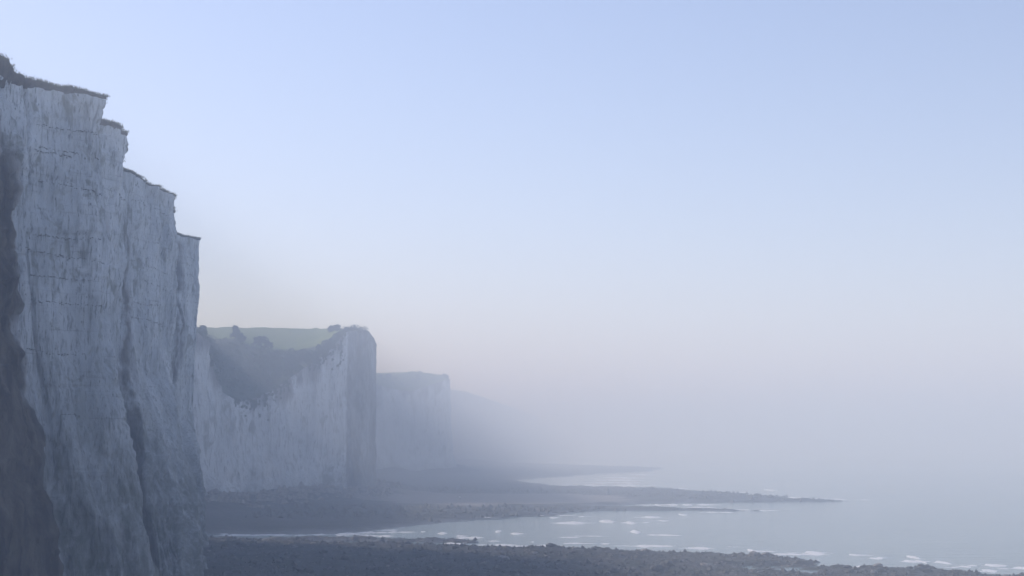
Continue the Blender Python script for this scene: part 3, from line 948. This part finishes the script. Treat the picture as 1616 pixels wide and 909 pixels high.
# ------------------------------------------------------------------ shrubs and scrub
def leaf_cloud(centres, radii, per, leaf, seed):
    r = np.random.default_rng(seed)
    cs = np.repeat(np.array(centres, float), per, 0)
    rd = np.repeat(np.array(radii, float), per, 0)
    n_ = len(cs)
    d = r.normal(0, 1, (n_, 3))
    d /= np.linalg.norm(d, axis=1, keepdims=True)
    d *= r.uniform(0.45, 1.0, (n_, 1)) ** 0.6
    p = cs + d * rd
    a = r.normal(0, 1, (n_, 3)); a /= np.linalg.norm(a, axis=1, keepdims=True)
    b_ = np.cross(a, r.normal(0, 1, (n_, 3))); b_ /= np.linalg.norm(b_, axis=1, keepdims=True)
    s = leaf * r.uniform(0.5, 1.3, (n_, 1))
    v = np.stack([p - a * s, p + b_ * s * 0.7, p + a * s, p - b_ * s * 0.7], 1)
    return v.reshape(-1, 3), np.arange(4 * n_).reshape(-1, 4)

lr = 40
cen, rad = [], []
ncols_b = BAYL.shape[1]
pix_u = 808 + F * BAYL[..., 0] / (BAYL[..., 1] * CP + (BAYL[..., 2] - CAMZ) * SP)
for i in range(3200):
    c = random.randrange(ncols_b)
    r_ = int(random.triangular(0, lr + 1, lr * 0.45))
    u = pix_u[r_, c]
    if not (300 < u < 576) or BAYL[r_, c, 1] > 760 or (u > 545 and r_ < 18):
        continue
    p = BAYL[r_, c]
    s = random.choice([0.5, 0.7, 0.9, 1.1, 1.5, 2.2])
    cen.append((p[0], p[1], p[2] + 0.35 * s)); rad.append((s * 1.2, s * 1.2, s * 0.85))
# scrub hanging over the cliff edge
nrB = BAYP.shape[0]
for i in range(1500):
    c = random.randrange(ncols_b)
    tg_ = float(vnoise(c / 13.0, 3.3, 0, 77))
    if tg_ < -0.2:
        continue
    r_ = nrB - 1 - int(abs(random.gauss(0, 4 + 9 * max(0.0, tg_))))
    r_ = max(60, r_)
    p = BAYP[r_, c]
    u = 808 + F * p[0] / (p[1] * CP + (p[2] - CAMZ) * SP)
    if not (322 < u < 545):
        continue
    s = random.uniform(0.2, 0.75)
    cen.append((p[0] + 0.2, p[1] - 0.2, p[2])); rad.append((s, s, s))
v_, f_ = leaf_cloud(cen, rad, 45, 0.4, 3)
scr = obj('scrub', raw_mesh('scrub', v_, f_, M['leaf'], False))
tag(scr, 'dark scrub filling the hanging valley above the bay cliff', 'scrub', kind='stuff')
# scrub on the farther cliff top
cen, rad = [], []
for i in range(150):
    c = random.randrange(THL.shape[1])
    r_ = random.randrange(12, 44)
    p = THL[r_, c]
    s = random.uniform(0.8, 2.4)
    cen.append((p[0], p[1], p[2] + 0.3 * s)); rad.append((s * 1.3, s * 1.3, s * 0.8))
v_, f_ = leaf_cloud(cen, rad, 40, 0.7, 4)
scr2 = obj('scrub', raw_mesh('scrub', v_, f_, M['leaf'], False))
tag(scr2, 'faint scrub along the top of the paler distant cliff', 'scrub', kind='stuff')

def tube(pts, rad, sides=7):
    vs_, fs_ = [], []
    for i, (p, r_) in enumerate(zip(pts, rad)):
        for k in range(sides):
            a = 2 * math.pi * k / sides
            vs_.append((p[0] + r_ * math.cos(a), p[1] + r_ * math.sin(a), p[2]))
    for i in range(len(pts) - 1):
        for k in range(sides):
            k2 = (k + 1) % sides
            fs_.append((i * sides + k, i * sides + k2, (i + 1) * sides + k2, (i + 1) * sides + k))
    return np.array(vs_), np.array(fs_)

def land_z(x, y):
    d = (BAYL[..., 0] - x) ** 2 + (BAYL[..., 1] - y) ** 2
    return BAYL.reshape(-1, 3)[np.argmin(d), 2]

def shrub(u, Y, h, wdt, shape, label, seed):
    x = PZ(u, Y, 75)[0]
    z = land_z(x, Y)
    root = bpy.data.objects.new('shrub', None)
    link(root)
    root.location = (x, Y, z)
    tag(root, label, 'shrub', 'shrubs on the headland and valley')
    r = np.random.default_rng(seed)
    pts = [(0, 0, -0.4), (0.1, 0, h * 0.25), (0.0, 0.1, h * 0.5), (0.1, 0, h * 0.8)]
    tv, tf = tube(pts, [0.22, 0.17, 0.12, 0.04])
    vv_, ff_ = [tv], [tf]
    base = len(tv)
    for k in range(5):
        a = r.uniform(0, 6.28); z0 = h * r.uniform(0.2, 0.5)
        lv_, lf_ = tube([(0, 0, z0), (math.cos(a) * wdt * .25, math.sin(a) * wdt * .25, z0 + h * .15), (math.cos(a) * wdt * .42, math.sin(a) * wdt * .42, z0 + h * .28)], [0.1, 0.07, 0.03])
        vv_.append(lv_); ff_.append(lf_ + base); base += len(lv_)
    obj('trunk', raw_mesh('trunk', np.concatenate(vv_), np.concatenate(ff_), M['bark']), root)
    cs, rs = [], []
    for k in range(26):
        fz = r.uniform(0.12, 0.95)
        wr = wdt * 0.5 * ((1.05 - fz) if shape == 'cone' else math.sqrt(max(0.05, 1 - (2 * fz - 0.9) ** 2)))
        a = r.uniform(0, 6.28); q = wr * math.sqrt(r.uniform(0, 1)) * 0.8
        cs.append((q * math.cos(a), q * math.sin(a), fz * h)); s = r.uniform(0.1, 0.17) * (h + wdt) * 0.5
        rs.append((s * 1.2, s * 1.2, s))
    v2, f2 = leaf_cloud(cs, rs, 70, 0.3, seed + 1)
    obj('crown', raw_mesh('crown', v2, f2, M['leaf'], False), root)
    return root
shrub(371, 700, 7.5, 7.0, 'cone', 'tall pointed dark shrub against the green meadow above the valley', 1)
shrub(381, 699, 4.5, 5.5, 'round', 'lower rounded shrub on the right flank of the tall pointed one', 2)
shrub(411, 697, 5.0, 9.0, 'round', 'broad rounded dark shrub at the middle of the meadow edge', 3)
shrub(424, 695, 3.6, 5.0, 'round', 'small shrub at the right end of the broad rounded one', 4)
shrub(521, 742, 3.6, 4.0, 'round', 'blocky shrub on the skyline where meadow meets headland', 5)
shrub(532, 738, 3.0, 5.0, 'round', 'low wide shrub on the skyline right of the blocky one', 6)
shrub(559, 725, 2.4, 2.4, 'cone', 'tiny lone shrub on the flat top of the headland', 7)
shrub(319, 650, 4.0, 5.0, 'round', 'shrub at the valley edge peeping out beside the near cliff', 8)

# ------------------------------------------------------------------ person on the sand
def person(u, v, label):
    x, y, _ = G(u, v, 1.0)
    z = shore_z(x, y)
    x, y, _ = G(u, v, z)
    root = bpy.data.objects.new('person', None)
    link(root)
    root.location = (x, y, z + 0.01)
    root.rotation_euler = (0, 0, 0.5)
    tag(root, label, 'person')
    J = {'pel': (0, 0, .95, .13), 'spine': (0, 0, 1.15, .13), 'chest': (0, 0, 1.36, .15), 'neck': (0, .01, 1.50, .055), 'head0': (0, -.01, 1.58, .075), 'head1': (0, -.01, 1.68, .095), 'head2': (0, 0, 1.75, .06),
         'hl': (-.1, 0, .9, .1), 'kl': (-.11, -.05, .5, .07), 'al': (-.11, .04, .09, .045), 'tl': (-.12, -.14, .03, .035),
         'hr': (.1, 0, .9, .1), 'kr': (.11, -.12, .52, .07), 'ar': (.11, -.16, .09, .045), 'tr': (.12, -.33, .03, .035),
         'sl': (-.19, 0, 1.4, .07), 'el': (-.25, .05, 1.12, .05), 'wl': (-.26, -.05, .88, .035), 'fl': (-.26, -.08, .78, .03),
         'sr': (.19, 0, 1.4, .07), 'er': (.25, .02, 1.12, .05), 'wr': (.26, -.1, .9, .035), 'fr': (.26, -.14, .8, .03)}
    E = [('pel', 'spine'), ('spine', 'chest'), ('chest', 'neck'), ('neck', 'head0'), ('head0', 'head1'), ('head1', 'head2'), ('pel', 'hl'), ('hl', 'kl'), ('kl', 'al'), ('al', 'tl'), ('pel', 'hr'), ('hr', 'kr'), ('kr', 'ar'), ('ar', 'tr'),
         ('chest', 'sl'), ('sl', 'el'), ('el', 'wl'), ('wl', 'fl'), ('chest', 'sr'), ('sr', 'er'), ('er', 'wr'), ('wr', 'fr')]
    ks = list(J)
    me_ = bpy.data.meshes.new('body')
    me_.from_pydata([J[k][:3] for k in ks], [(ks.index(a), ks.index(b_)) for a, b_ in E], [])
    body = obj('body', me_, root)
    body.modifiers.new('skin', 'SKIN')
    for i, k in enumerate(ks):
        sv = me_.skin_vertices[0].data[i] if me_.skin_vertices else None
        if sv is None:
            break
        sv.radius = (J[k][3], J[k][3])
        sv.use_root = (k == 'pel')
    sb = body.modifiers.new('sub', 'SUBSURF'); sb.levels = 1; sb.render_levels = 1
    me_.materials.append(M['skin'])
    def lathe(name, prof_, mat, sx=1.0, off=(0, 0)):
        vs_, fs_ = [], []
        n_ = 14
        for i, (r_, zz_) in enumerate(prof_):
            for k in range(n_):
                a = 2 * math.pi * k / n_
                vs_.append((r_ * sx * math.cos(a) + off[0], r_ * math.sin(a) + off[1], zz_))
        for i in range(len(prof_) - 1):
            for k in range(n_):
                fs_.append((i * n_ + k, i * n_ + (k + 1) % n_, (i + 1) * n_ + (k + 1) % n_, (i + 1) * n_ + k))
        return obj(name, raw_mesh(name, np.array(vs_), np.array(fs_), mat), root)
    lathe('coat', [(.19, .72), (.18, .9), (.155, 1.1), (.17, 1.3), (.165, 1.42), (.09, 1.5), (.065, 1.52)], M['coat'], 1.3)
    for s, kx in ((-1, 'l'), (1, 'r')):
        def seg(name, js, rs, mat):
            tv, tf = tube([J[j][:3] for j in js], rs, 9)
            return obj(name, raw_mesh(name, tv, tf, mat), root)
        seg('trouser_leg', ['h' + kx, 'k' + kx, 'a' + kx], [.12, .095, .075], M['trousers'])
        seg('sleeve', ['w' + kx, 'e' + kx, 's' + kx], [.055, .075, .095], M['coat'])
    lathe('hair', [(.1, 1.66), (.108, 1.71), (.095, 1.77), (.05, 1.81), (.002, 1.82)], M['hair'], 1.0, (0, .015))
    return root
person(726, 788.5, 'lone person in a white coat standing on the far sand')

# ------------------------------------------------------------------ gulls gliding in front of the bay
def gull(u, v, Y, heading, bank, label):
    x, y, z = PV(u, v, Y)
    root = bpy.data.objects.new('gull', None)
    link(root)
    root.location = (x, y, z)
    root.rotation_euler = (0, bank, heading)
    root.scale = (1.2, 1.2, 1.2)
    tag(root, label, 'gull', 'gulls in flight')
    prof_ = [(-.30, .012), (-.24, .035), (-.12, .07), (0, .085), (.1, .075), (.18, .055), (.23, .058), (.28, .045), (.31, .012)]
    n_ = 10
    vs_, fs_ = [], []
    for i, (yy_, r_) in enumerate(prof_):
        for k in range(n_):
            a = 2 * math.pi * k / n_
            vs_.append((r_ * math.cos(a), yy_, r_ * 0.9 * math.sin(a)))
    for i in range(len(prof_) - 1):
        for k in range(n_):
            fs_.append((i * n_ + k, i * n_ + (k + 1) % n_, (i + 1) * n_ + (k + 1) % n_, (i + 1) * n_ + k))
    obj('body', raw_mesh('body', np.array(vs_), np.array(fs_), M['feather']), root)
    for s in (-1, 1):
        sec = [(0.05, .10, -.10, .02), (.3, .16, -.12, .13), (.5, .09, -.12, .14), (.72, -.04, -.12, .07)]
        wv, wf = [], []
        for (sx, lead, trail, zz_) in sec:
            wv += [(s * sx, lead, zz_), (s * sx, (lead + trail) / 2, zz_ + .02), (s * sx, trail, zz_), (s * sx, (lead + trail) / 2, zz_ - .012)]
        for i in range(len(sec) - 1):
            for k in range(4):
                wf.append((i * 4 + k, i * 4 + (k + 1) % 4, (i + 1) * 4 + (k + 1) % 4, (i + 1) * 4 + k))
        obj('wing', raw_mesh('wing', np.array(wv), np.array(wf), M['feather']), root)
    tv = np.array([(-.025, -.26, .01), (.025, -.26, .01), (.08, -.42, .012), (-.08, -.42, .012), (-.025, -.26, -.01), (.025, -.26, -.01), (.08, -.42, 0), (-.08, -.42, 0)])
    tf = np.array([(0, 1, 2, 3), (7, 6, 5, 4), (0, 4, 5, 1), (1, 5, 6, 2), (2, 6, 7, 3), (3, 7, 4, 0)])
    obj('tail', raw_mesh('tail', tv, tf, M['feather'], False), root)
    bv, bf = tube([(0, 0, 0), (0, 0, .06)], [.014, .002], 6)
    bv = np.stack([bv[:, 0], bv[:, 2] + .3, bv[:, 1]], -1)
    obj('beak', raw_mesh('beak', bv, bf, M['beak']), root)
    return root
gull(369.5, 557, 405, 0.3, 0.75, 'white gull with raised wing in front of the valley scrub')
gull(348.5, 614.5, 410, 0.2, 0.6, 'white gull gliding level lower down beside the near cliff')

# ------------------------------------------------------------------ haze
def box(x0, x1, y0, y1, z0, z1):
    v = np.array([(x, y, z) for z in (z0, z1) for y in (y0, y1) for x in (x0, x1)], float)
    f = np.array([(0, 2, 3, 1), (4, 5, 7, 6), (0, 1, 5, 4), (2, 6, 7, 3), (0, 4, 6, 2), (1, 3, 7, 5)])
    return v, f
hm = bpy.data.materials.new('haze')
hm.use_nodes = True
hn = hm.node_tree
hn.nodes.clear()
ho = hn.nodes.new('ShaderNodeOutputMaterial')
pv = hn.nodes.new('ShaderNodeVolumePrincipled')
pv.inputs['Color'].default_value = (*HAZE_COLOR, 1)
pv.inputs['Absorption Color'].default_value = (1, 1, 1, 1)      # scatters blue a little more than red, absorbs nothing
pv.inputs['Density'].default_value = HAZE_DENSITY
pv.inputs['Anisotropy'].default_value = HAZE_ANISO
hn.links.new(pv.outputs[0], ho.inputs['Volume'])
hv, hf = box(-9100, 9100, -3100, 9100, -4.5, 128)
haze = obj('haze', raw_mesh('haze', hv, hf, hm, False))
tag(haze, 'pale blue sea mist over cliffs and water', 'haze', kind='stuff')
